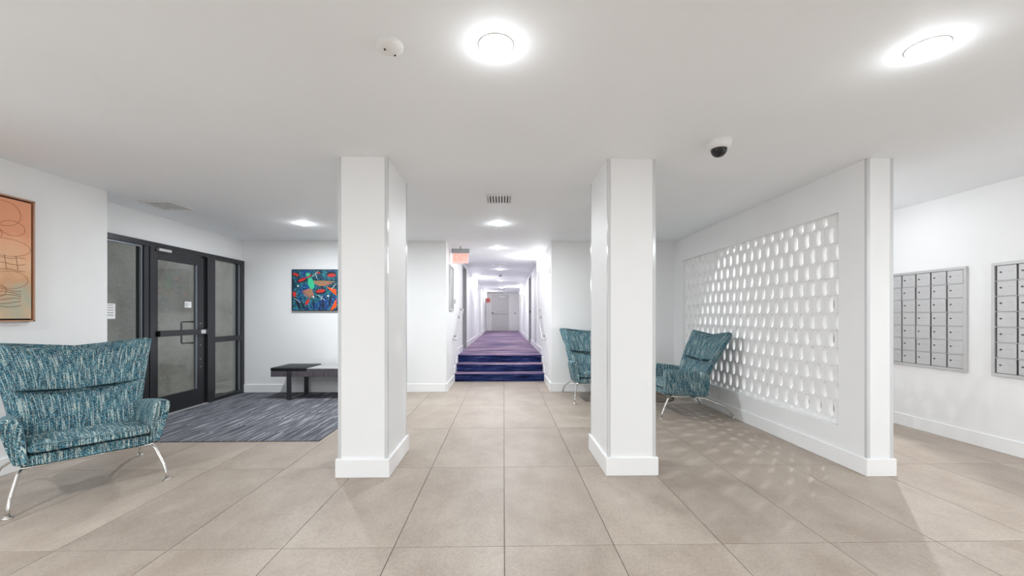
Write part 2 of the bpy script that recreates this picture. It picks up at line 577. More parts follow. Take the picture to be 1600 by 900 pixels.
# ------------------------------------------------------------------ pillars
def guard(bm, x, y, sx, sy, z0, z1):
    w, th = 0.022, 0.0025
    xs = sorted((x - sx * th, x + sx * w)); ys = sorted((y - sy * th, y))
    box(bm, xs[0], xs[1], ys[0], ys[1], z0, z1)
    xs = sorted((x - sx * th, x)); ys = sorted((y, y + sy * w))
    box(bm, xs[0], xs[1], ys[0], ys[1], z0, z1)


def pillar(x0, x1, y0, y1, label):
    p = empty('pillar', ((x0 + x1) / 2, (y0 + y1) / 2, 0), label=label, cat='pillar', group='square lobby pillars')
    w, d = (x1 - x0) / 2, (y1 - y0) / 2
    boxobj('shaft', -w, w, -d, d, 0, CEIL, M_WALL, p)
    bm = bmesh.new()
    t_ = 0.02
    box(bm, -w - t_, w + t_, -d - t_, d + t_, 0, 0.148, bevel=0.006, seg=2)
    finish('plinth', bm, M_TRIM, p)
    for sx in (1, -1):
        for sy in (1, -1):
            bm = bmesh.new()
            guard(bm, -sx * w, -sy * d, sx, sy, 0.149, CEIL - 0.001)
            finish('corner_guard', bm, M_GUARD, p)
    return p


pillar(-1.312, -0.925, 3.345, 4.0, 'white square pillar left of the corridor, dark carpet beside it')
pillar(0.838, 1.222, 3.345, 4.0, 'white square pillar right of the corridor, in front of the small teal chair')
for x, sx in ((XS, 1), (XS2, -1)):
    bm = bmesh.new(); guard(bm, x, 3.29, sx, 1, BH + 0.001, CEIL - 0.001)
    struct(finish('trim_%d' % (1 if sx > 0 else 2), bm, M_GUARD), 'corner guard on the %s edge of the partition end' % ('left' if sx > 0 else 'right'), 'trim')

# ------------------------------------------------------------------ block screen
BWD, BHT = 0.153, 0.1557


def block_mesh(half):
    """clip: None, 'top','bottom','left','right' combos as limits in local coords"""
    (ylo, yhi, zlo, zhi) = half
    bm = bmesh.new()
    N = 32
    hw, hh = 0.029, 0.0745
    prof = [(1.0, 0.0012, 'r'), (0.985, 0.0, 'r'), (None, 0.0, 0.16), (None, 0.003, 0.06), (None, 0.009, 0.0), (None, 0.034, 0.0), (None, 0.044, 0.12), (None, 0.050, 0.5), (1.0, 0.050, 'r')]
    rings = []
    W, H_ = BWD / 2 - 0.0006, BHT / 2 - 0.0006
    for s, x, kf in prof:
        ring = []
        for k in range(N):
            a = 2 * math.pi * k / N
            ca, sa = math.cos(a), math.sin(a)
            # lens-like ellipse
            ex = hw * math.copysign(abs(ca) ** 1.25, ca); ez = hh * math.copysign(abs(sa) ** 0.98, sa)
            m_ = max(abs(ca) / 1.0, abs(sa) / 1.0)
            rx = W * ca / m_; rz = H_ * sa / m_
            if kf == 'r':
                p = (rx * s, rz * s)
            else:
                p = (ex + (rx - ex) * kf, ez + (rz - ez) * kf)
            ring.append(bm.verts.new((x, p[0], p[1])))
        rings.append(ring)
    for A, B in zip(rings, rings[1:] + [rings[0]]):
        for k in range(N):
            bm.faces.new((A[k], A[(k + 1) % N], B[(k + 1) % N], B[k]))
    for co, no, need in (((0, yhi, 0), (0, 1, 0), yhi < W), ((0, ylo, 0), (0, -1, 0), ylo > -W), ((0, 0, zhi), (0, 0, 1), zhi < H_), ((0, 0, zlo), (0, 0, -1), zlo > -H_)):
        if need:
            bmesh.ops.bisect_plane(bm, geom=bm.verts[:] + bm.edges[:] + bm.faces[:], plane_co=co, plane_no=no, clear_outer=True)
    for A in (rings[0], rings[1], rings[2], rings[7], rings[8]):
        for k in range(N):
            if A[k].is_valid and A[(k + 1) % N].is_valid:
                e_ = bm.edges.get((A[k], A[(k + 1) % N]))
                if e_:
                    e_.smooth = False
    bmesh.ops.recalc_face_normals(bm, faces=bm.faces[:])
    me = bpy.data.meshes.new('block')
    bm.to_mesh(me); bm.free()
    me.materials.append(M_SCREEN)
    for p in me.polygons:
        p.use_smooth = True
    return me


screen = empty('block_screen', (XS + 0.05, OY0, OZ0), label='white pierced block screen with staggered oval holes in the right partition', cat='screen')
cache = {}
nb = 0
for k in range(13):
    zc_ = 2.165 - k * BHT
    y = (3.642 if k % 2 == 0 else 3.642 - BWD / 2) - BWD
    while y < OY1 + BWD:
        lim = (max(-BWD / 2, OY0 - y), min(BWD / 2, OY1 - y), max(-BHT / 2, OZ0 - zc_), min(BHT / 2, OZ1 - zc_))
        if lim[1] - lim[0] > 0.012 and lim[3] - lim[2] > 0.012:
            key = tuple(round(v_, 4) for v_ in lim)
            if key not in cache:
                cache[key] = block_mesh(key)
            o = bpy.data.objects.new('block', cache[key]); COL.objects.link(o)
            o.parent = screen
            o.location = (0, y - OY0, zc_ - OZ0)
            nb += 1
        y += BWD
print('blocks', nb)


# ------------------------------------------------------------------ mailboxes
def door_mesh(w, h):
    bm = bmesh.new()
    box(bm, -0.012, 0, 0, w, 0, h, 0.0015)
    return finish('mailbox_door', bm, M_ALUDOOR)


def mailbank(y_near, ncol, label, group):
    """runs from y_near towards +Y"""
    cw, ch = 0.166, 0.1452
    L = ncol * cw + 0.06
    Z0 = 0.713
    Ht = 7 * ch + 0.055
    b = empty('mailbox_bank', (XR, y_near, Z0), label=label, cat='mailbox', group=group)
    fr = 0.028
    boxes('frame', [(-0.022, 0, 0, L, 0, fr), (-0.022, 0, 0, L, Ht - fr, Ht), (-0.022, 0, 0, fr, fr, Ht - fr), (-0.022, 0, L - fr, L, fr, Ht - fr)], M_ALU, b, bevel=0.002)
    boxobj('back_panel', -0.003, -0.001, fr, L - fr, fr, Ht - fr, M_DARKGAP, b)
    boxes('divider', [(-0.017, -0.003, fr, L - fr, fr + k * ch - 0.003, fr + k * ch + 0.003) for k in range(1, 7)], M_ALU, b)
    proto = None
    for c in range(ncol):
        for r in range(7):
            if proto is None:
                d = door_mesh(cw - 0.016, ch - 0.009)
                d.parent = b
                bm = bmesh.new()
                # lock: short cylinder along -X
                pts = [(-0.012, cw - 0.048, ch * 0.52), (-0.020, cw - 0.048, ch * 0.52)]
                tube(bm, pts, 0.0068, 12)
                lk = finish('lock', bm, M_LEGSTEEL, d)
                bm = bmesh.new(); box(bm, -0.0132, -0.012, 0.025, 0.062, ch * 0.56, ch * 0.575)
                finish('number_plate', bm, M_STEEL, d)
                proto = d
            else:
                d = copy_tree(proto, b)
            # doors stand a touch off their dividers
            d.location = (-0.003 - (0.004 if random.random() < 0.12 else 0), fr + c * cw + 0.005, fr + r * ch + 0.0045)
    return b


random.seed(5)
mailbank(4.118, 10, 'aluminium mailbox bank partly hidden behind the partition end', 'mailbox banks on the right wall')
mailbank(3.904 - (3 * 0.166 + 0.06), 3, 'aluminium mailbox bank at the right edge of the picture', 'mailbox banks on the right wall')

# ------------------------------------------------------------------ entrance glazing
FX0, FX1 = XL - 0.06, XL + 0.045      # frame depth (X)
TOP = 2.20
gx = XL - 0.005


def framebox(lst, parent, m=M_FRAME, name='frame', bevel=0.003):
    return boxes(name, lst, m, parent, bevel=bevel)


# window_1: left sidelight
w1 = struct(empty('window_1', (0, 0, 0)), 'dark framed sidelight left of the glass door, partly behind the near wall', 'window')
framebox([(FX0, FX1, 4.335, 5.215, TOP - 0.065, TOP), (FX0, FX1, 4.335, 5.215, 0, 0.06), (FX0, FX1, 4.335, 4.40, 0.06, TOP - 0.065), (FX0, FX1, 5.13, 5.20, 0.06, TOP - 0.065)], w1)
framebox([(gx + 0.006, gx + 0.03, 5.105, 5.13, 0.06, TOP - 0.065), (gx + 0.006, gx + 0.03, 4.40, 5.105, TOP - 0.085, TOP - 0.065)], w1, M_GREYSEAL, 'glazing_bead', 0.001)
boxobj('pane', gx - 0.003, gx + 0.003, 4.40, 5.13, 0.06, TOP - 0.065, M_GLASS, w1)
# door_1
d1 = struct(empty('door_1', (0, 0, 0)), 'dark framed glass entrance door with push bar', 'door')
framebox([(FX0, FX1, 5.215, 5.285, 0, TOP), (FX0, FX1, 6.215, 6.345, 0, TOP), (FX0, FX1, 5.285, 6.215, TOP - 0.06, TOP)], d1, name='door_frame')
dx0, dx1 = XL - 0.02, XL + 0.025
framebox([(dx0, dx1, 5.295, 5.355, 0.02, 2.125)], d1, name='stile')
framebox([(dx0, dx1, 6.02, 6.155, 0.02, 2.125)], d1, name='stile')
framebox([(dx0, dx1, 5.355, 6.02, 2.0, 2.125)], d1, name='top_rail')
framebox([(dx0, dx1, 5.355, 6.02, 0.02, 0.25)], d1, name='bottom_rail')
boxes('gap_seal', [(dx0, dx1 - 0.02, 6.16, 6.213, 0.02, 2.125)], M_BLACK, d1)
framebox([(gx + 0.01, gx + 0.035, 6.0, 6.02, 0.25, 2.0)], d1, M_GREYSEAL, 'glazing_bead', 0.001)
boxobj('pane', gx - 0.003, gx + 0.003, 5.355, 6.02, 0.25, 2.0, M_GLASS, d1)
bm = bmesh.new(); box(bm, XL + 0.03, XL + 0.075, 5.33, 6.18, 1.02, 1.095, 0.006, 2)
pb = finish('push_bar', bm, M_FRAME, d1)
bm = bmesh.new(); box(bm, XL + 0.072, XL + 0.085, 6.03, 6.12, 1.03, 1.085, 0.006, 2)
finish('latch_badge', bm, M_ALU, pb)
bm = bmesh.new()
tube(bm, smooth_path([(XL - 0.03, 6.03, 1.20), (XL - 0.10, 6.03, 1.20), (XL - 0.10, 5.90, 1.20), (XL - 0.10, 5.90, 0.90), (XL - 0.10, 6.03, 0.90), (XL - 0.03, 6.03, 0.90)], 4, 0.03), 0.011, 10)
finish('pull_handle', bm, M_BLACK, d1, True)
boxes('screw', [(dx1, dx1 + 0.004, 6.085, 6.097, z, z + 0.012) for z in (1.17, 0.86, 0.66, 0.55)], M_ALU, d1)
bm = bmesh.new(); box(bm, XL + 0.03, XL + 0.07, 5.32, 5.52, 2.10, 2.135, 0.004)
finish('closer_arm', bm, M_ALU, d1)
sgn_ = boxobj('door_notice', gx + 0.004, gx + 0.006, 5.83, 5.95, 1.40, 1.48, M_PAPER, d1)
boxes('threshold', [(XL - 0.05, XL + 0.06, 5.285, 6.215, 0.001, 0.015)], M_ALU, d1)
boxes('printed_line', [(gx + 0.006, gx + 0.0068, 5.84, 5.885, 1.41, 1.47), (gx + 0.006, gx + 0.0068, 5.895, 5.94, 1.455, 1.465), (gx + 0.006, gx + 0.0068, 5.895, 5.94, 1.43, 1.44)], mat('pale_print', (0.45, 0.46, 0.48, 1), 0.6), sgn_)
# window_2
w2 = struct(empty('window_2', (0, 0, 0)), 'dark framed sidelight right of the glass door with a middle rail', 'window')
framebox([(FX0, FX1, 6.345, YB - 0.002, TOP - 0.065, TOP), (FX0, FX1, 6.345, YB - 0.002, 0.0, 0.06), (FX0, FX1, 6.345, 6.375, 0.06, TOP - 0.065), (FX0, FX1, 7.0, YB - 0.002, 0.06, TOP - 0.065)], w2)
framebox([(FX0, FX1, 6.375, 7.0, 0.885, 0.965)], w2, name='middle_rail')
framebox([(gx + 0.006, gx + 0.03, 6.975, 7.0, 0.06, 0.885), (gx + 0.006, gx + 0.03, 6.975, 7.0, 0.965, TOP - 0.065)], w2, M_GREYSEAL, 'glazing_bead', 0.001)
boxobj('pane', gx - 0.003, gx + 0.003, 6.375, 7.0, 0.06, 0.885, M_GLASS, w2)
boxobj('pane', gx - 0.003, gx + 0.003, 6.375, 7.0, 0.965, TOP - 0.065, M_GLASS, w2)
# paper notice stuck on the left sidelight
nt = tag(boxobj('notice', gx + 0.004, gx + 0.006, 4.62, 4.80, 1.25, 1.42, M_PAPER), 'white paper notice stuck on the left sidelight glass', 'notice')
boxes('printed_line', [(gx + 0.006, gx + 0.0068, 4.64, 4.78, 1.40 - k * 0.028, 1.406 - k * 0.028) for k in range(5)], M_INK, nt)

# outside the glass: stucco wall and paving
struct(boxes('wall_outside', [(-5.75, -5.6, 2.5, 9.5, -0.1, 3.4)], M_STUCCO), 'grey beige stucco wall seen through the entrance glass', 'wall')
struct(boxes('ground_outside', [(-5.6, XL - 0.15, 2.5, 9.5, -0.1, -0.02)], M_STUCCO), 'paving outside the entrance door', 'ground')

# ------------------------------------------------------------------ corridor doors
d2 = struct(empty('door_2', (0, 0, 0)), 'grey door at the far end of the corridor with push bar', 'door')
boxobj('door_slab', -0.68, 0.30, YE - 0.035, YE, Z1 + 0.005, DT - 0.02, M_DOORGREY, d2)
boxes('door_frame', [(-0.74, -0.68, YE - 0.05, YE, Z1, DT + 0.03), (0.30, 0.36, YE - 0.05, YE, Z1, DT + 0.03), (-0.68, 0.30, YE - 0.05, YE, DT - 0.02, DT + 0.03)], M_TRIM, d2)
bm = bmesh.new(); box(bm, -0.66, 0.24, YE - 0.12, YE - 0.06, 1.40, 1.50, 0.01)
box(bm, -0.66, -0.56, YE - 0.12, YE - 0.035, 1.37, 1.53, 0.01)
finish('push_bar', bm, M_ALU, d2)
bm = bmesh.new(); box(bm, -0.25, 0.10, YE - 0.11, YE - 0.035, 2.30, 2.39, 0.008)
finish('door_closer', bm, M_TRIM, d2)
d3 = struct(empty('door_3', (0, 0, 0)), 'grey recessed door on the left of the corridor', 'door')
boxobj('door_slab', CL - 0.13, CL - 0.09, LD[0] + 0.04, LD[1] - 0.04, Z1, DT - 0.04, M_DOORGREY, d3)
boxes('door_frame', [(CL - 0.16, CL + 0.012, LD[0] - 0.01, LD[0] + 0.04, Z1, DT), (CL - 0.16, CL + 0.012, LD[1] - 0.04, LD[1] + 0.04, Z1, DT), (CL - 0.16, CL + 0.012, LD[0] + 0.04, LD[1] - 0.04, DT - 0.04, DT)], M_JAMB, d3)
d4 = struct(empty('door_4', (0, 0, 0)), 'grey recessed door on the right of the corridor', 'door')
s4 = boxobj('door_slab', CR + 0.07, CR + 0.11, RD[0] + 0.04, RD[1] - 0.04, Z1, DT - 0.04, M_DOORGREY, d4)
boxes('door_frame', [(CR - 0.012, CR + 0.14, RD[0] - 0.01, RD[0] + 0.04, Z1, DT), (CR - 0.012, CR + 0.14, RD[1] - 0.04, RD[1] + 0.05, Z1, DT), (CR - 0.012, CR + 0.14, RD[0] + 0.04, RD[1] - 0.04, DT - 0.04, DT)], M_JAMB, d4)
bm = bmesh.new(); tube(bm, [(CR + 0.07, 13.10, 1.42), (CR + 0.0, 13.10, 1.42)], 0.03, 12); finish('door_knob', bm, M_BLACK, s4)
# flush frame nearer on the right wall
d5 = struct(empty('door_5', (0, 0, 0)), 'pale flush door on the right of the corridor nearer the steps', 'door')
boxobj('door_slab', CR - 0.008, CR - 0.001, 10.0, 10.9, Z1 + 0.01, DT - 0.05, M_DOORGREY, d5)
boxes('door_frame', [(CR - 0.02, CR - 0.001, 9.93, 10.0, Z1 + 0.01, DT), (CR - 0.02, CR - 0.001, 10.9, 10.97, Z1 + 0.01, DT), (CR - 0.02, CR - 0.001, 10.0, 10.9, DT - 0.05, DT)], M_TRIM, d5)
# further door frames down the hall
for yy, X, n_ in ((16.4, CL, 6), (17.0 + 2.4, CR, 7)):
    dd = struct(empty('door_%d' % n_, (0, 0, 0)), 'pale door further down the %s of the corridor' % ('left' if X == CL else 'right'), 'door')
    a, b = (X + 0.001, X + 0.02) if X == CL else (X - 0.02, X - 0.001)
    boxobj('door_slab', a + (0 if X == CL else 0.01), b - (0.01 if X == CL else 0), yy, yy + 0.9, Z1 + 0.01, DT - 0.05, M_DOORGREY, dd)
    boxes('door_frame', [(a, b, yy - 0.06, yy, Z1 + 0.01, DT), (a, b, yy + 0.9, yy + 0.96, Z1 + 0.01, DT), (a, b, yy, yy + 0.9, DT - 0.05, DT)], M_TRIM, dd)


# ------------------------------------------------------------------ armchairs
def loft(name, rings, m, parent, swap=False, uoff=0.0, capuv=None, levels=1, proj=None):
    """rings: list of closed rings (same count). UV in metres."""
    bm = bmesh.new()
    uvl = bm.loops.layers.uv.new('UVMap')
    n = len(rings[0])
    vr = [[bm.verts.new(p) for p in r] for r in rings]
    # arc lengths
    mid = rings[len(rings) // 2]
    U = [0.0]
    for i in range(n):
        U.append(U[-1] + (Vector(mid[(i + 1) % n]) - Vector(mid[i])).length)
    V = [0.0]
    for a, b in zip(rings[:-1], rings[1:]):
        ca = sum((Vector(p) for p in a), Vector()) / n
        cb = sum((Vector(p) for p in b), Vector()) / n
        V.append(V[-1] + (cb - ca).length)

    def setuv(f, coords):
        for lp, (u, v_) in zip(f.loops, coords):
            lp[uvl].uv = ((v_ + uoff, u) if swap else (u + uoff, v_))
    for j in range(len(vr) - 1):
        A, B = vr[j], vr[j + 1]
        for i in range(n):
            f = bm.faces.new((A[i], A[(i + 1) % n], B[(i + 1) % n], B[i]))
            setuv(f, [(U[i], V[j]), (U[i + 1], V[j]), (U[i + 1], V[j + 1]), (U[i], V[j + 1])])
    for R, pts in ((vr[0], rings[0]), (vr[-1], rings[-1])):
        f = bm.faces.new(R)
        for lp, p in zip(f.loops, pts):
            if capuv:
                lp[uvl].uv = (p[capuv[0]] + uoff, p[capuv[1]])
    if proj:
        for f in bm.faces:
            for lp in f.loops:
                u_, v_ = proj(lp.vert.co)
                lp[uvl].uv = (u_ + uoff, v_)
    me = bpy.data.meshes.new(name)
    bmesh.ops.recalc_face_normals(bm, faces=bm.faces[:])
    bm.to_mesh(me); bm.free()
    me.materials.append(m)
    for p in me.polygons:
        p.use_smooth = True
    o = bpy.data.objects.new(name, me)
    COL.objects.link(o)
    o.parent = parent
    if levels:
        md = o.modifiers.new('sub', 'SUBSURF'); md.levels = levels; md.render_levels = levels
    return o


def rrect(cx, cz, hx, hz, r, n=4):
    """rounded rectangle points (x,z)"""
    pts = []
    for sx, sz, a0 in ((1, 1, 0), (-1, 1, 90), (-1, -1, 180), (1, -1, 270)):
        for k in range(n + 1):
            a = math.radians(a0 + 90 * k / n)
            pts.append((cx + sx * (hx - r) + r * math.cos(a), cz + sz * (hz - r) + r * math.sin(a)))
    return pts


def make_chair(label, loc, rz):
    c = empty('wing_armchair', loc, rz, label, 'armchair', 'teal tweed wing armchairs')

    # --- back surface: s = 0 bottom .. 1 top
    def surf(u, s):
        a = abs(u)
        sp_ = max(s, 0.0)
        z = 0.27 + 0.750 * s
        y = 0.115 + 0.395 * s + 0.012 * math.sin(math.pi * s)
        w = 0.335 + 0.045 * s + 0.105 * sp_ ** 2.2
        if s > 0.93:
            w -= 0.0
        z += -0.03 * s + 0.105 * (a ** 2.0) * sp_ ** 0.7      # wings rise
        y -= (0.03 + 0.09 * math.sin(math.pi * min(1, max(0, s)) * 0.8)) * a ** 2.2                  # wings come forward
        return Vector((u * w, y, z))

    def normal(u, s):
        e = 0.01
        du = surf(u + e, s) - surf(u - e, s)
        ds = surf(u, s + e) - surf(u, s - e)
        return du.cross(ds).normalized()                     # points to the front (-y)

    def pad(name, s0, s1, T, off, m, puff=0.012, edge=0.03, nu=14, ns=9, umax=1.0):
        rings = []
        svals = [0, 0.015, 0.06] + [0.06 + 0.88 * k / (ns - 1) for k in range(1, ns - 1)] + [0.94, 0.985, 1.0]
        uv_ = [-1, -0.985, -0.94] + [-0.94 + 1.88 * k / (nu - 1) for k in range(1, nu - 1)] + [0.94, 0.985, 1]
        for q in svals:
            s = s0 + (s1 - s0) * q
            es = min(1, max(0.12, math.sqrt(max(0, 1 - (abs(2 * q - 1)) ** 14))))
            fr, bk = [], []
            for uu in uv_:
                u = uu * umax
                eu = min(1, max(0.12, math.sqrt(max(0, 1 - abs(uu) ** 16))))
                tt = T * es * eu
                p = surf(u, s); n_ = normal(u, s)
                pf = puff * (1 - (2 * q - 1) ** 2) * (1 - uu * uu)
                fr.append(p + n_ * (off + tt / 2 + pf))
                bk.append(p + n_ * (off - tt / 2))
            rings.append([tuple(v_) for v_ in fr + bk[::-1]])
        return loft(name, rings, m, c, uoff=s0 * 0.37, capuv=(0, 1))
    pad('back_shell', -0.02, 1.0, 0.085, -0.020, M_TWEED, puff=0.0)
    pad('headrest_cushion', 0.545, 0.992, 0.060, 0.008, M_TWEED, puff=0.018, umax=0.972)
    pad('back_cushion', 0.10, 0.538, 0.055, 0.004, M_TWEED, puff=0.022, umax=0.972)

    # --- seat base
    rings = []
    for y, hx, zt, zb in ((-0.345, 0.30, 0.325, 0.302), (-0.355, 0.318, 0.35, 0.288), (-0.34, 0.325, 0.362, 0.282), (-0.1, 0.325, 0.355, 0.268), (0.12, 0.32, 0.345, 0.246), (0.145, 0.31, 0.33, 0.25)):
        rings.append([(x, y, z) for x, z in rrect(0, (zt + zb) / 2, hx, (zt - zb) / 2, min(0.02, (zt - zb) * 0.4), 2)])
    loft('seat_base', rings, M_TWEED, c, uoff=0.7, proj=lambda p: (p.x + 0.3 * p.y, p.z + 0.3 * p.y))
    # --- seat cushion
    rings = []
    for y, k, th in ((-0.372, 0.80, 0.018), (-0.382, 0.955, 0.045), (-0.365, 0.99, 0.062), (-0.26, 1, 0.084), (-0.1, 1, 0.092), (0.08, 1, 0.085), (0.15, 0.97, 0.06)):
        cz = 0.400 - 0.055 * (y + 0.37)
        hx = 0.318 * k
        ring = []
        for x, z in rrect(0, 0, hx, th / 2, th * 0.42, 3):
            crown = 0.012 * (1 - (x / 0.32) ** 2) if z > 0 else 0
            ring.append((x, y, cz + z + crown))
        rings.append(ring)
    loft('seat_cushion', rings, M_TWEED, c, uoff=1.3, proj=lambda p: (p.x, p.y - p.z))
    # --- arms
    for sx in (1, -1):
        rings = []
        # y, top z, bottom z, outer top x, outer bottom x, inner top x, inner bottom x, shrink
        for y, zt, zb, ot, ob, it, ib in ((-0.352, 0.585, 0.335, 0.440, 0.372, 0.362, 0.322),
                                           (-0.368, 0.608, 0.312, 0.456, 0.384, 0.345, 0.312),
                                           (-0.360, 0.620, 0.300, 0.466, 0.392, 0.336, 0.306),
                                           (-0.30, 0.622, 0.294, 0.470, 0.394, 0.334, 0.304),
                                           (-0.10, 0.604, 0.280, 0.462, 0.385, 0.338, 0.306),
                                           (0.08, 0.583, 0.262, 0.440, 0.372, 0.335, 0.306),
                                           (0.19, 0.567, 0.250, 0.418, 0.358, 0.328, 0.300),
                                           (0.245, 0.550, 0.262, 0.395, 0.345, 0.325, 0.300)):
            ring = []
            # go round: outer bottom -> outer top -> inner top -> inner bottom
            def pt(a, b):            # a 0..1 across (0 outer,1 inner), b 0..1 bottom->top
                xo = ob + (ot - ob) * b - 0.018; xi = ib + (it - ib) * b
                return (sx * (xo + (xi - xo) * a), y - 0.012 * b, zb + (zt - zb) * b)
            for a, b in ((0.12, 0.0), (0.02, 0.05), (0, 0.2), (-0.03, 0.5), (0, 0.8), (0.04, 0.91), (0.18, 0.98), (0.5, 1.0), (0.82, 0.98), (0.96, 0.91), (1, 0.8), (1.05, 0.5), (1, 0.2), (0.98, 0.05), (0.88, 0.0)):
                ring.append(pt(a, b))
            rings.append(ring)
        loft('armrest', rings, M_TWEED, c, uoff=0.2, proj=lambda p: (p.x * 0.9 + p.y, p.z + 0.5 * p.x))
    # --- steel frame
    for sx in (1, -1):
        bm = bmesh.new()
        tube(bm, smooth_path([(sx * 0.29, -0.25, 0.272), (sx * 0.345, -0.30, 0.262), (sx * 0.392, -0.395, 0.10), (sx * 0.40, -0.42, 0.018)], 6, 0.05), 0.0105, 12)
        lg = finish('leg', bm, M_CHROME, c, True)
        bm = bmesh.new(); lathe(bm, [(0, 0.022), (0.012, 0.02), (0.014, 0.012), (0.026, 0.008), (0.028, 0.0), (0, 0.0)], 16, (sx * 0.40, -0.42, 0)); finish('glide', bm, M_CHROME, lg, True)
        bm = bmesh.new()
        tube(bm, smooth_path([(sx * 0.33, 0.05, 0.243), (sx * 0.35, 0.16, 0.238), (sx * 0.405, 0.42, 0.130), (sx * 0.42, 0.50, 0.018)], 7, 0.07), 0.0105, 12)
        lg = finish('leg', bm, M_CHROME, c, True)
        bm = bmesh.new(); lathe(bm, [(0, 0.022), (0.012, 0.02), (0.014, 0.012), (0.026, 0.008), (0.028, 0.0), (0, 0.0)], 16, (sx * 0.42, 0.50, 0)); finish('glide', bm, M_CHROME, lg, True)
        bm = bmesh.new(); tube(bm, [(sx * 0.33, -0.27, 0.265), (sx * 0.33, 0.06, 0.243)], 0.009, 10); finish('side_rail', bm, M_CHROME, c, True)
    bm = bmesh.new(); tube(bm, [(-0.34, -0.29, 0.268), (0.34, -0.29, 0.268)], 0.009, 10); tube(bm, [(-0.33, 0.06, 0.240), (0.33, 0.06, 0.240)], 0.009, 10)
    finish('cross_rail', bm, M_CHROME, c, True)
    return c


chair1 = make_chair('large teal tweed wing armchair in the left foreground below the orange painting', (-3.215, 3.275, 0), math.radians(51.7))
chair2 = copy_tree(chair1); chair2.location = (1.425, 6.52, 0); chair2.rotation_euler = (0, 0, math.radians(1.5))
chair2['label'] = 'teal tweed wing armchair facing forward against the back wall, half hidden by the right pillar'
chair3 = copy_tree(chair1); chair3.location = (2.37, 5.59, 0); chair3.rotation_euler = (0, 0, math.radians(-87.8))
chair3['label'] = 'teal tweed wing armchair seen side on in front of the pierced block screen'

# ------------------------------------------------------------------ wire table in the corner
wt = empty('wire_side_table', (2.30, 6.50, 0), 0, 'round bronze wire base table in the corner behind the side-on armchair', 'table')
bm = bmesh.new()
prof = [(0.34, 0.012), (0.32, 0.05), (0.24, 0.14), (0.20, 0.22), (0.24, 0.32), (0.32, 0.42)]
for k in range(72):
    a = 2 * math.pi * k / 72
    tube(bm, [(r * math.cos(a), r * math.sin(a), z) for r, z in prof], 0.0028, 5, False)
wb = finish('wire_base', bm, M_BRONZEWIRE, wt); wb['kind'] = 'stuff'
bm = bmesh.new()
for r, z in ((0.34, 0.008), (0.20, 0.22), (0.32, 0.42)):
    tube(bm, [(r * math.cos(2 * math.pi * k / 40), r * math.sin(2 * math.pi * k / 40), z) for k in range(41)], 0.0055, 6, False)
finish('ring', bm, M_BRONZEWIRE, wt)
bm = bmesh.new(); lathe(bm, [(0, 0.425), (0.345, 0.425), (0.35, 0.432), (0.35, 0.438), (0.345, 0.443), (0, 0.443)], 40); finish('tabletop', bm, M_GLASS, wt)

# ------------------------------------------------------------------ bench
bn = empty('bench', (-3.54, 6.42, 0.008), 0, 'low bench with black cushion and dark steel loop legs under the bird painting', 'bench')
boxes('seat_frame', [(0.0, 0.54, 0.0, 0.57, 0.350, 0.438)], M_BENCH, bn, bevel=0.002)
boxes('table_section', [(0.541, 1.60, 0.0, 0.57, 0.350, 0.470)], M_BENCH, bn, bevel=0.002)
boxes('table_top', [(0.541, 1.60, 0.0, 0.57, 0.4705, 0.476)], M_BENCHTOP, bn, bevel=0.001)
bm = bmesh.new(); box(bm, -0.005, 0.525, -0.005, 0.57, 0.439, 0.487, 0.014, 3); finish('cushion', bm, M_VINYL, bn, True)
for xx in (0.245, 1.30):
    boxes('leg', [(xx, xx + 0.07, -0.012, 0.0, 0.0, 0.438), (xx, xx + 0.07, 0.548, 0.56, 0.0, 0.35), (xx, xx + 0.07, 0.0, 0.548, 0.0, 0.012)], M_LEGSTEEL, bn, bevel=0.001)

# ------------------------------------------------------------------ paintings
# abstract on the left wall
pa = empty('abstract_painting', (XLN, 3.64, 1.235), 0, 'orange and sage abstract painting in a thin copper frame on the left wall', 'painting')
PW, PH = 1.02, 1.02
boxes('frame', [(0.001, 0.04, -0.012, 0, 0, PH), (0.001, 0.04, -PW, -PW + 0.012, 0, PH), (0.001, 0.04, -PW, 0, 0, 0.012), (0.001, 0.04, -PW, 0, PH - 0.012, PH)], mat('copper_wood', (0.42, 0.22, 0.13, 1), 0.4), pa)
boxobj('shadow_gap', 0.001, 0.008, -PW + 0.012, -0.012, 0.012, PH - 0.012, mat('dark_brown_gap', (0.03, 0.015, 0.012, 1), 0.7), pa)
M_ABS = mat('orange_abstract', (0.7, 0.35, 0.2, 1), 0.6)
t = NT(M_ABS)
v = t.coord('Object')
sep = t.n('ShaderNodeSeparateXYZ'); t.l(v, sep.inputs[0])
nz = t.noise(v, 4.5, 4)
ad = t.n('ShaderNodeMath', operation='MULTIPLY_ADD'); t.l(nz, ad.inputs[0]); ad.inputs[1].default_value = 0.5; t.l(sep.outputs[2], ad.inputs[2])
t.color(t.ramp(ad.outputs[0], [(0.28, lin((216, 178, 142))), (0.42, lin((176, 178, 156))), (0.55, lin((214, 162, 120))), (0.72, lin((232, 186, 146))), (0.9, lin((236, 172, 132))), (1.0, lin((232, 158, 118)))]))
boxobj('canvas', 0.010, 0.034, -PW + 0.025, -0.025, 0.025, PH - 0.025, M_ABS, pa)
bm = bmesh.new()
random.seed(11)


def loop_yz(cy, cz, ry, rz_, a0=0, a1=360, n=28):
    tube(bm, [(0.0345, cy + ry * math.cos(math.radians(a0 + (a1 - a0) * k / n)), cz + rz_ * math.sin(math.radians(a0 + (a1 - a0) * k / n))) for k in range(n + 1)], 0.0014, 4, False)


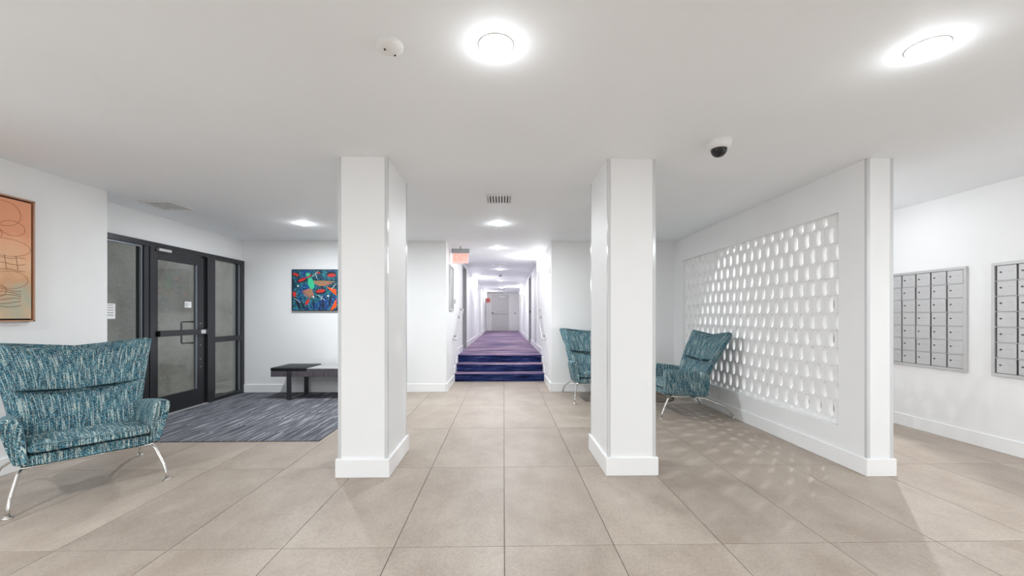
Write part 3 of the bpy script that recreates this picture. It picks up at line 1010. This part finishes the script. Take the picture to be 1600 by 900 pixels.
for cy, cz, ry, rz_ in ((-0.22, 0.87, 0.12, 0.10), (-0.16, 0.76, 0.09, 0.06), (-0.30, 0.70, 0.07, 0.05), (-0.2, 0.60, 0.17, 0.07), (-0.17, 0.34, 0.12, 0.07), (-0.3, 0.25, 0.10, 0.06), (-0.55, 0.8, 0.14, 0.12), (-0.6, 0.5, 0.18, 0.1), (-0.8, 0.7, 0.11, 0.09)):
    loop_yz(cy, cz, ry, rz_)
for k in range(6):
    z = 0.13 + 0.026 * k
    tube(bm, [(0.0345, -0.40 + 0.05 * q, z + 0.012 * math.sin(q * 1.1 + k)) for q in range(7)], 0.002, 4, False)
for z in (0.42, 0.47, 0.52):
    tube(bm, [(0.0345, -0.42 + 0.05 * q, z + 0.008 * math.sin(q * 1.7 + z * 30)) for q in range(8)], 0.002, 4, False)
for y in (-0.12, -0.2, -0.27):
    tube(bm, [(0.0345, y, 0.42), (0.0345, y - 0.015, 0.54)], 0.002, 4, False)
finish('painted_lines', bm, mat('brown_paint_line', lin((150, 92, 62)), 0.7), pa)

# hummingbird on the back wall
pb2 = empty('bird_painting', (-3.53, YB, 1.37), 0, 'square bird painting in teal, red and orange on the back wall', 'painting')
BW_, BH_ = 0.80, 0.69
boxes('frame', [(0, 0.010, -0.045, -0.001, 0, BH_), (BW_ - 0.010, BW_, -0.045, -0.001, 0, BH_), (0.01, BW_ - 0.01, -0.045, -0.001, 0, 0.010), (0.01, BW_ - 0.01, -0.045, -0.001, BH_ - 0.01, BH_)], M_BLACK, pb2)
M_BIRD = mat('blue_teal_canvas', (0.1, 0.2, 0.4, 1), 0.5)
t = NT(M_BIRD)
v = t.coord('Object')
nz = t.noise(v, 3.2, 3)
base = t.ramp(nz, [(0.38, lin((16, 64, 92))), (0.5, lin((28, 110, 128))), (0.58, lin((22, 78, 150))), (0.7, lin((20, 52, 110)))])
vor = t.n('ShaderNodeTexVoronoi'); vor.inputs['Scale'].default_value = 38; t.l(v, vor.inputs['Vector'])
dots = t.ramp(vor.outputs['Distance'], [(0.18, (1, 1, 1, 1)), (0.30, (0, 0, 0, 1))])
wv = t.noise(v, 22, 3)
dk = t.ramp(wv, [(0.42, (0.35, 0.35, 0.4, 1)), (0.55, (1, 1, 1, 1))])
c_ = t.mix(1.0, base, dk, 'MULTIPLY')
sp = t.n('ShaderNodeSeparateXYZ'); t.l(v, sp.inputs[0])
t.color(t.mix(dots, c_, lin((90, 186, 180))))
boxobj('canvas', 0.01, BW_ - 0.01, -0.035, -0.005, 0.01, BH_ - 0.01, M_BIRD, pb2)


def flat(name, polys, m, parent, yy):
    for q_, P in enumerate(polys):
        bm = bmesh.new()
        yy -= 0.00012
        a = [bm.verts.new((x, yy, z)) for x, z in P]
        b = [bm.verts.new((x, yy + 0.0015, z)) for x, z in P]
        bm.faces.new(a); bm.faces.new(b[::-1])
        for i in range(len(P)):
            j = (i + 1) % len(P)
            bm.faces.new((a[i], a[j], b[j], b[i]))
        finish(name, bm, m, parent)


def ell(cx, cz, rx, rz_, rot=0, n=16):
    r = math.radians(rot)
    return [(cx + rx * math.cos(a) * math.cos(r) - rz_ * math.sin(a) * math.sin(r), cz + rx * math.cos(a) * math.sin(r) + rz_ * math.sin(a) * math.cos(r)) for a in [2 * math.pi * k / n for k in range(n)]]


# photo crop px -> local: x = (u-185)/100*0.1075, z from bottom
def q(u, w_):
    return ((u - 182) / 690 * 0.742, BH_ - (w_ - 122) / 630 * BH_)


def qe(u, w_, ru, rw, rot=0):
    x, z = q(u, w_)
    return ell(x, z, ru / 690 * 0.742, rw / 630 * BH_, rot)


flat('painted_leaf', [qe(240, 205, 60, 34, -20), qe(330, 285, 80, 36, 15), qe(790, 195, 75, 45, 0), qe(620, 460, 85, 42, 5), qe(270, 640, 20, 110, 20), qe(660, 650, 12, 90, 8), qe(770, 590, 16, 110, -12), qe(350, 660, 14, 90, 30), qe(520, 660, 12, 80, 0)], mat('painted_black', (0.01, 0.015, 0.03, 1), 0.5), pb2, -0.0365)
flat('painted_petal', [qe(240, 200, 52, 20, -20), qe(335, 280, 66, 22, 22), qe(790, 210, 66, 26, 3), qe(620, 450, 72, 26, 8), qe(220, 500, 28, 42, 10), qe(418, 620, 24, 50, -30), qe(440, 225, 45, 18, 30), qe(590, 175, 26, 14, 0)], mat('painted_red', lin((196, 48, 44)), 0.5), pb2, -0.038)
feath = []
for k in range(7):
    a = 200 + k * 14
    x0, z0 = q(480, 415)
    L_ = 0.17
    feath.append(ell(x0 + L_ * 0.5 * math.cos(math.radians(a)), z0 + L_ * 0.5 * math.sin(math.radians(a)), L_ * 0.5, 0.013, a))
x0, z0 = q(515, 300)
for k in range(6):
    a = -2 - k * 5
    L_ = 0.36 - 0.045 * k
    feath.append(ell(x0 + L_ * 0.5 * math.cos(math.radians(a)), z0 - 0.004 * k + L_ * 0.5 * math.sin(math.radians(a)), L_ * 0.5, 0.014, a))
flat('painted_feather', feath[0::2], mat('painted_salmon', lin((186, 104, 96)), 0.5), pb2, -0.0390)
flat('painted_feather', feath[1::2], mat('painted_olive', lin((150, 122, 88)), 0.5), pb2, -0.0395)
flat('painted_shape', [[q(710, 385), q(860, 425), q(868, 520), q(800, 470)], [q(868, 560), q(868, 690), q(800, 742), q(770, 742)]], mat('painted_orange', lin((232, 84, 26)), 0.5), pb2, -0.0380)
flat('painted_body', [qe(475, 335, 46, 92, 14), qe(425, 200, 30, 30, 0)], mat('painted_green', lin((56, 190, 140)), 0.5), pb2, -0.0400)
st = []
for (a, b, c__, d_) in ((490, 235, 585, 145), (540, 170, 570, 260), (575, 510, 690, 590), (650, 520, 630, 590), (790, 420, 862, 340), (225, 565, 320, 630)):
    p0, p1 = q(a, b), q(c__, d_)
    dx, dz = p1[0] - p0[0], p1[1] - p0[1]
    l_ = math.hypot(dx, dz); nx_, nz_ = -dz / l_ * 0.003, dx / l_ * 0.003
    st.append([(p0[0] + nx_, p0[1] + nz_), (p1[0] + nx_, p1[1] + nz_), (p1[0] - nx_, p1[1] - nz_), (p0[0] - nx_, p0[1] - nz_)])
st += [qe(275, 375, 14, 14), qe(512, 540, 14, 14), qe(737, 525, 14, 14)]
flat('painted_stroke', st, mat('painted_cream', lin((214, 226, 226)), 0.5), pb2, -0.0410)


# ------------------------------------------------------------------ ceiling fittings
def downlight(x, y, power, label, group=None, r=0.075):
    d = empty('downlight', (x, y, CEIL), 0, label, 'ceiling light', group)
    bm = bmesh.new(); lathe(bm, [(r + 0.008, 0), (r + 0.008, -0.003), (r, -0.004), (r, 0)], 32); finish('trim_ring', bm, M_PLASTIC, d, True)
    bm = bmesh.new(); lathe(bm, [(r, -0.004), (r * 0.92, -0.014), (r * 0.6, -0.020), (0, -0.022)], 32); finish('lens', bm, M_GLOW, d, True)
    if power > 0:
        a = area_lamp(0, 0, -0.026, power, 0.09)
        a.parent = d
        a = area_lamp(0, 0, -0.075, HALO_W, point=True)      # point lamp added below the lens for a ceiling halo
        a.parent = d
    return d


downlight(-0.036, 1.95, LAMP_W, 'brightest round ceiling light, centred in front of the pillars')
downlight(1.99, 1.925, LAMP_W, 'round ceiling light at upper right of the ceiling')
downlight(-2.73, 5.76, REAR_W, 'round ceiling light above the dark carpet, left of the left pillar')
downlight(-0.07, 5.71, REAR_W, 'round ceiling light between the two pillars near the corridor')
for x, y in ((-3.3, 0.6), (-0.04, -1.2), (2.6, -1.0), (-2.6, -1.6)):
    downlight(x, y, BACK_W, 'unseen ceiling light added behind the viewpoint', 'added ceiling lights behind the viewpoint')  # fill downlights added out of view
for x, y in ((3.92, 4.55), (3.92, 6.6)):
    downlight(x, y, MAIL_W, 'unseen ceiling light added behind the block screen above the mailboxes', 'added mailbox aisle ceiling lights', 0.05)  # unseen lamps added to light the aisle
downlight(3.92, 1.0, BACK_W * 0.65, 'unseen ceiling light added in the mailbox aisle behind the viewpoint')  # one more added fill lamp, out of view
for y, lb in ((7.75, 'first round ceiling light above the corridor steps'), (11.25, 'second round ceiling light inside the corridor'), (14.8, 'third round ceiling light inside the corridor'), (18.5, 'farthest round ceiling light inside the corridor')):
    downlight(-0.10, y, HALL_W, lb, None, 0.065)


# unseen spot added in the mailbox aisle, aimed down at the screen: throws the oval spots on the lobby floor
ad_ = empty('added_aisle_spot', (4.3, 4.85, CEIL), 0, 'unseen ceiling spot added in the mailbox aisle, aimed at the block screen', 'ceiling light')
bm = bmesh.new(); lathe(bm, [(0.06, 0), (0.06, -0.01), (0.045, -0.012), (0.045, -0.03), (0, -0.03)], 24); finish('trim_ring', bm, M_PLASTIC, ad_, True)
sl = bpy.data.lights.new('spot_lamp', 'SPOT'); sl.energy = 160.0; sl.color = (0.97, 0.98, 1.0)
sl.spot_size = math.radians(92); sl.spot_blend = 0.25; sl.shadow_soft_size = 0.022
so = bpy.data.objects.new('spot_lamp', sl); COL.objects.link(so); so.parent = ad_; so.location = (0, 0, -0.05)
so.rotation_euler = (Vector((2.0, 4.6, 0.3)) - Vector((4.3, 4.85, CEIL - 0.05))).to_track_quat('-Z', 'Y').to_euler()


def vent(x0, x1, y0, y1, label, n, m_dark=M_DARKGAP):
    v_ = empty('ceiling_vent', ((x0 + x1) / 2, (y0 + y1) / 2, CEIL), 0, label, 'vent')
    w, d = (x1 - x0) / 2, (y1 - y0) / 2
    boxobj('backing', -w + 0.01, w - 0.01, -d + 0.01, d - 0.01, -0.003, -0.001, m_dark, v_)
    f_ = 0.018
    boxes('frame', [(-w, w, -d, -d + f_, -0.012, -0.001), (-w, w, d - f_, d, -0.012, -0.001), (-w, -w + f_, -d + f_, d - f_, -0.012, -0.001), (w - f_, w, -d + f_, d - f_, -0.012, -0.001)], M_PLASTIC, v_, bevel=0.002)
    st_ = (2 * w - 2 * f_) / n
    for k in range(n):
        xa = -w + f_ + st_ * (k + 0.5)
        bm = bmesh.new(); box(bm, xa - st_ * 0.28, xa + st_ * 0.28, -d + f_, d - f_, -0.011, -0.006)
        finish('slat', bm, M_PLASTIC, v_)
    return v_


vent(-4.02, -3.66, 4.66, 5.02, 'square white ceiling vent near the glass entrance door', 6)
vent(-0.19, 0.09, 4.35, 4.66, 'small white ceiling vent centred before the corridor', 8)
vent(-0.22, 0.06, 10.1, 10.3, 'ceiling vent inside the corridor', 5)

sd = empty('smoke_detector', (-0.53, 1.96, CEIL), 0, 'round white smoke detector on the ceiling left of the central light', 'smoke detector')
bm = bmesh.new(); lathe(bm, [(0.062, 0), (0.062, -0.012), (0.054, -0.02), (0.040, -0.030), (0.02, -0.036), (0, -0.036)], 32); finish('housing', bm, M_PLASTIC, sd, True)
bm = bmesh.new()
for a in (50, 230):
    cx, cy = 0.028 * math.cos(math.radians(a)), 0.028 * math.sin(math.radians(a))
    box(bm, cx - 0.004, cx + 0.004, cy - 0.004, cy + 0.004, -0.0375, -0.032)
finish('sensor_slot', bm, M_DARKGAP, sd)
for y, lb in ((12.9, 'small detector on the corridor ceiling, nearer'), (21.6, 'small detector on the corridor ceiling, farther')):
    bm = bmesh.new(); lathe(bm, [(0.06, 0), (0.06, -0.02), (0.03, -0.045), (0, -0.05)], 20)
    tag(finish('detector', bm, M_JAMB, None, True, (-0.11, y, CEIL)), lb, 'detector')
dc = empty('dome_camera', (1.555, 2.99, CEIL), 0, 'white security dome camera with black globe on the ceiling', 'camera')
bm = bmesh.new(); lathe(bm, [(0.085, 0), (0.085, -0.02), (0.078, -0.045), (0.062, -0.058), (0.055, -0.060), (0, -0.060)], 36); finish('base', bm, M_PLASTIC, dc, True)
bm = bmesh.new(); lathe(bm, [(0.055, -0.058), (0.054, -0.075), (0.045, -0.095), (0.028, -0.110), (0, -0.116)], 32); finish('dome', bm, M_DOME, dc, True)
bm = bmesh.new(); lathe(bm, [(0.02, 0), (0.02, -0.004), (0.006, -0.006), (0.006, -0.02), (0.015, -0.022), (0, -0.024)], 16)
tag(finish('sprinkler', bm, M_PLASTIC, None, True, (-3.84, 6.12, CEIL)), 'tiny sprinkler head on the ceiling near the back left corner', 'sprinkler')


# ------------------------------------------------------------------ corridor fittings
def sconce(x, y, s, label):
    e = empty('wall_sconce', (x, y, 2.35), 0, label, 'wall light', 'corridor wall sconces')
    boxes('back_plate', [tuple(sorted((s * 0.001, s * 0.014))) + (-0.075, 0.075, -0.15, 0.15)], M_PLASTIC, e, bevel=0.002)
    bm = bmesh.new()
    rings = []
    lo, hi = -0.14, 0.14
    N = 14
    for z, k in ((lo, 0.7), (lo + 0.015, 1), (hi - 0.015, 1), (hi, 0.7)):
        rings.append([bm.verts.new((s * (0.014 + 0.095 * k * math.sin(math.pi * i / N)), 0.07 * k * math.cos(math.pi * i / N), z)) for i in range(N + 1)])
    for A, B in zip(rings[:-1], rings[1:]):
        for i in range(N):
            bm.faces.new((A[i], A[i + 1], B[i + 1], B[i]))
        bm.faces.new((A[0], B[0], B[-1], A[-1]))
    bm.faces.new(rings[0]); bm.faces.new(rings[-1])
    finish('shade', bm, M_SCONCE, e, True)


sconce(CR, 8.75, -1, 'nearest lit wall sconce on the right of the corridor')
sconce(CL, 13.7, 1, 'nearer lit wall sconce on the left of the corridor')
sconce(CR, 17.8, -1, 'farther lit wall sconce on the right of the corridor')
sconce(CL, 21.0, 1, 'farthest lit wall sconce on the left of the corridor')


def handrail(X, s, label):
    e = empty('handrail', (X, 0, 0), 0, label, 'handrail')
    bm = bmesh.new()
    o_ = s * 0.075
    tube(bm, smooth_path([(s * 0.001, 7.93, 0.84), (o_, 7.93, 0.84), (o_, 8.0, 0.85), (o_, 9.12, 1.41), (o_, 9.28, 1.43), (s * 0.001, 9.28, 1.43)], 5, 0.05), 0.0165, 12)
    finish('rail', bm, M_ALU, e, True)
    for y, z in ((8.22, 0.96), (8.95, 1.325)):
        bm = bmesh.new()
        tube(bm, smooth_path([(s * 0.001, y, z - 0.07), (o_, y, z - 0.07), (o_, y, z - 0.015)], 4, 0.03), 0.007, 8)
        tube(bm, [(s * 0.001, y, z - 0.07), (s * 0.008, y, z - 0.07)], 0.03, 14)
        finish('bracket', bm, M_STEEL, e, True)


handrail(CL, 1, 'steel handrail on the left wall above the steps')
handrail(CR, -1, 'steel handrail on the right wall above the steps')

# framed cabinet on the left corridor wall
cb = empty('wall_cabinet', (CL, 7.42, 1.38), 0, 'narrow grey framed cabinet on the left corridor wall below the exit sign', 'cabinet')
boxes('frame', [(0.001, 0.03, 0, 0.5, 0, 0.03), (0.001, 0.03, 0, 0.5, 0.79, 0.82), (0.001, 0.03, 0, 0.03, 0.03, 0.79), (0.001, 0.03, 0.47, 0.5, 0.03, 0.79)], M_ALU, cb, bevel=0.002)
boxobj('panel', 0.001, 0.012, 0.03, 0.47, 0.03, 0.79, M_JAMB, cb)
bm = bmesh.new(); box(bm, CL + 0.001, CL + 0.045, 8.08, 8.16, 1.52, 1.61, 0.008, 2)
tag(finish('call_box', bm, M_ALU), 'small grey box on the left corridor wall above the handrail', 'box')
bm = bmesh.new(); box(bm, CR - 0.012, CR - 0.001, 7.30, 7.37, 2.03, 2.13, 0.003)
tag(finish('wall_plate', bm, M_ALU), 'small plate high on the right corridor wall near the opening', 'plate')
bm = bmesh.new(); tube(bm, [(0.64, YE - 0.001, 1.44), (0.64, YE - 0.04, 1.44)], 0.035, 12)
tag(finish('key_switch', bm, M_LEGSTEEL), 'dark round switch on the end wall right of the far door', 'switch')

# exit sign hanging in the corridor mouth
ex = empty('exit_sign', (CL + 0.02, 7.62, 2.24), 0, 'edge lit exit sign with red letters at the corridor mouth', 'exit sign')
boxes('housing', [(0.0, 0.33, -0.03, 0.03, 0.185, 0.265)], mat('grey_sign_housing', (0.42, 0.44, 0.44, 1), 0.4), ex, bevel=0.003)
boxes('stem', [(0.15, 0.18, -0.01, 0.01, 0.265, CEIL - 2.24 - 0.001)], M_ALU, ex)
boxes('panel', [(0.02, 0.31, -0.004, 0.004, 0.0, 0.185)], M_PINK, ex, bevel=0.002)
cu = bpy.data.curves.new('letters', 'FONT'); cu.body = 'EXIT'; cu.size = 0.17; cu.extrude = 0.0015; cu.align_x = 'CENTER'; cu.align_y = 'CENTER'; cu.offset = 0.003
lo_ = bpy.data.objects.new('letters_tmp', cu); COL.objects.link(lo_)
bpy.context.view_layer.update()
dg = bpy.context.evaluated_depsgraph_get()
lm = bpy.data.meshes.new_from_object(lo_.evaluated_get(dg))
bpy.data.objects.remove(lo_)
lm.materials.clear(); lm.materials.append(M_REDGLOW)
le = bpy.data.objects.new('letters', lm); COL.objects.link(le); le.parent = ex
le.location = (0.165, -0.0065, 0.093); le.rotation_euler = (math.radians(90), 0, 0); le.scale = (0.72, 0.9, 1)

# round red alarm bell on the end wall
bl = empty('alarm_bell', (-0.87, YE, 2.16), 0, 'round pinkish red alarm bell left of the far corridor door', 'alarm bell')
bm = bmesh.new()
lathe(bm, [(0.13, 0), (0.13, 0.03), (0.10, 0.06), (0.04, 0.075), (0, 0.077)], 28)
bmesh.ops.rotate(bm, verts=bm.verts[:], cent=(0, 0, 0), matrix=Matrix.Rotation(math.radians(90), 3, 'X'))
finish('gong', bm, M_BELL, bl, True)
bm = bmesh.new(); box(bm, -0.05, 0.05, -0.085, -0.07, -0.06, -0.035, 0.004); finish('nameplate', bm, M_BLACK, bl)
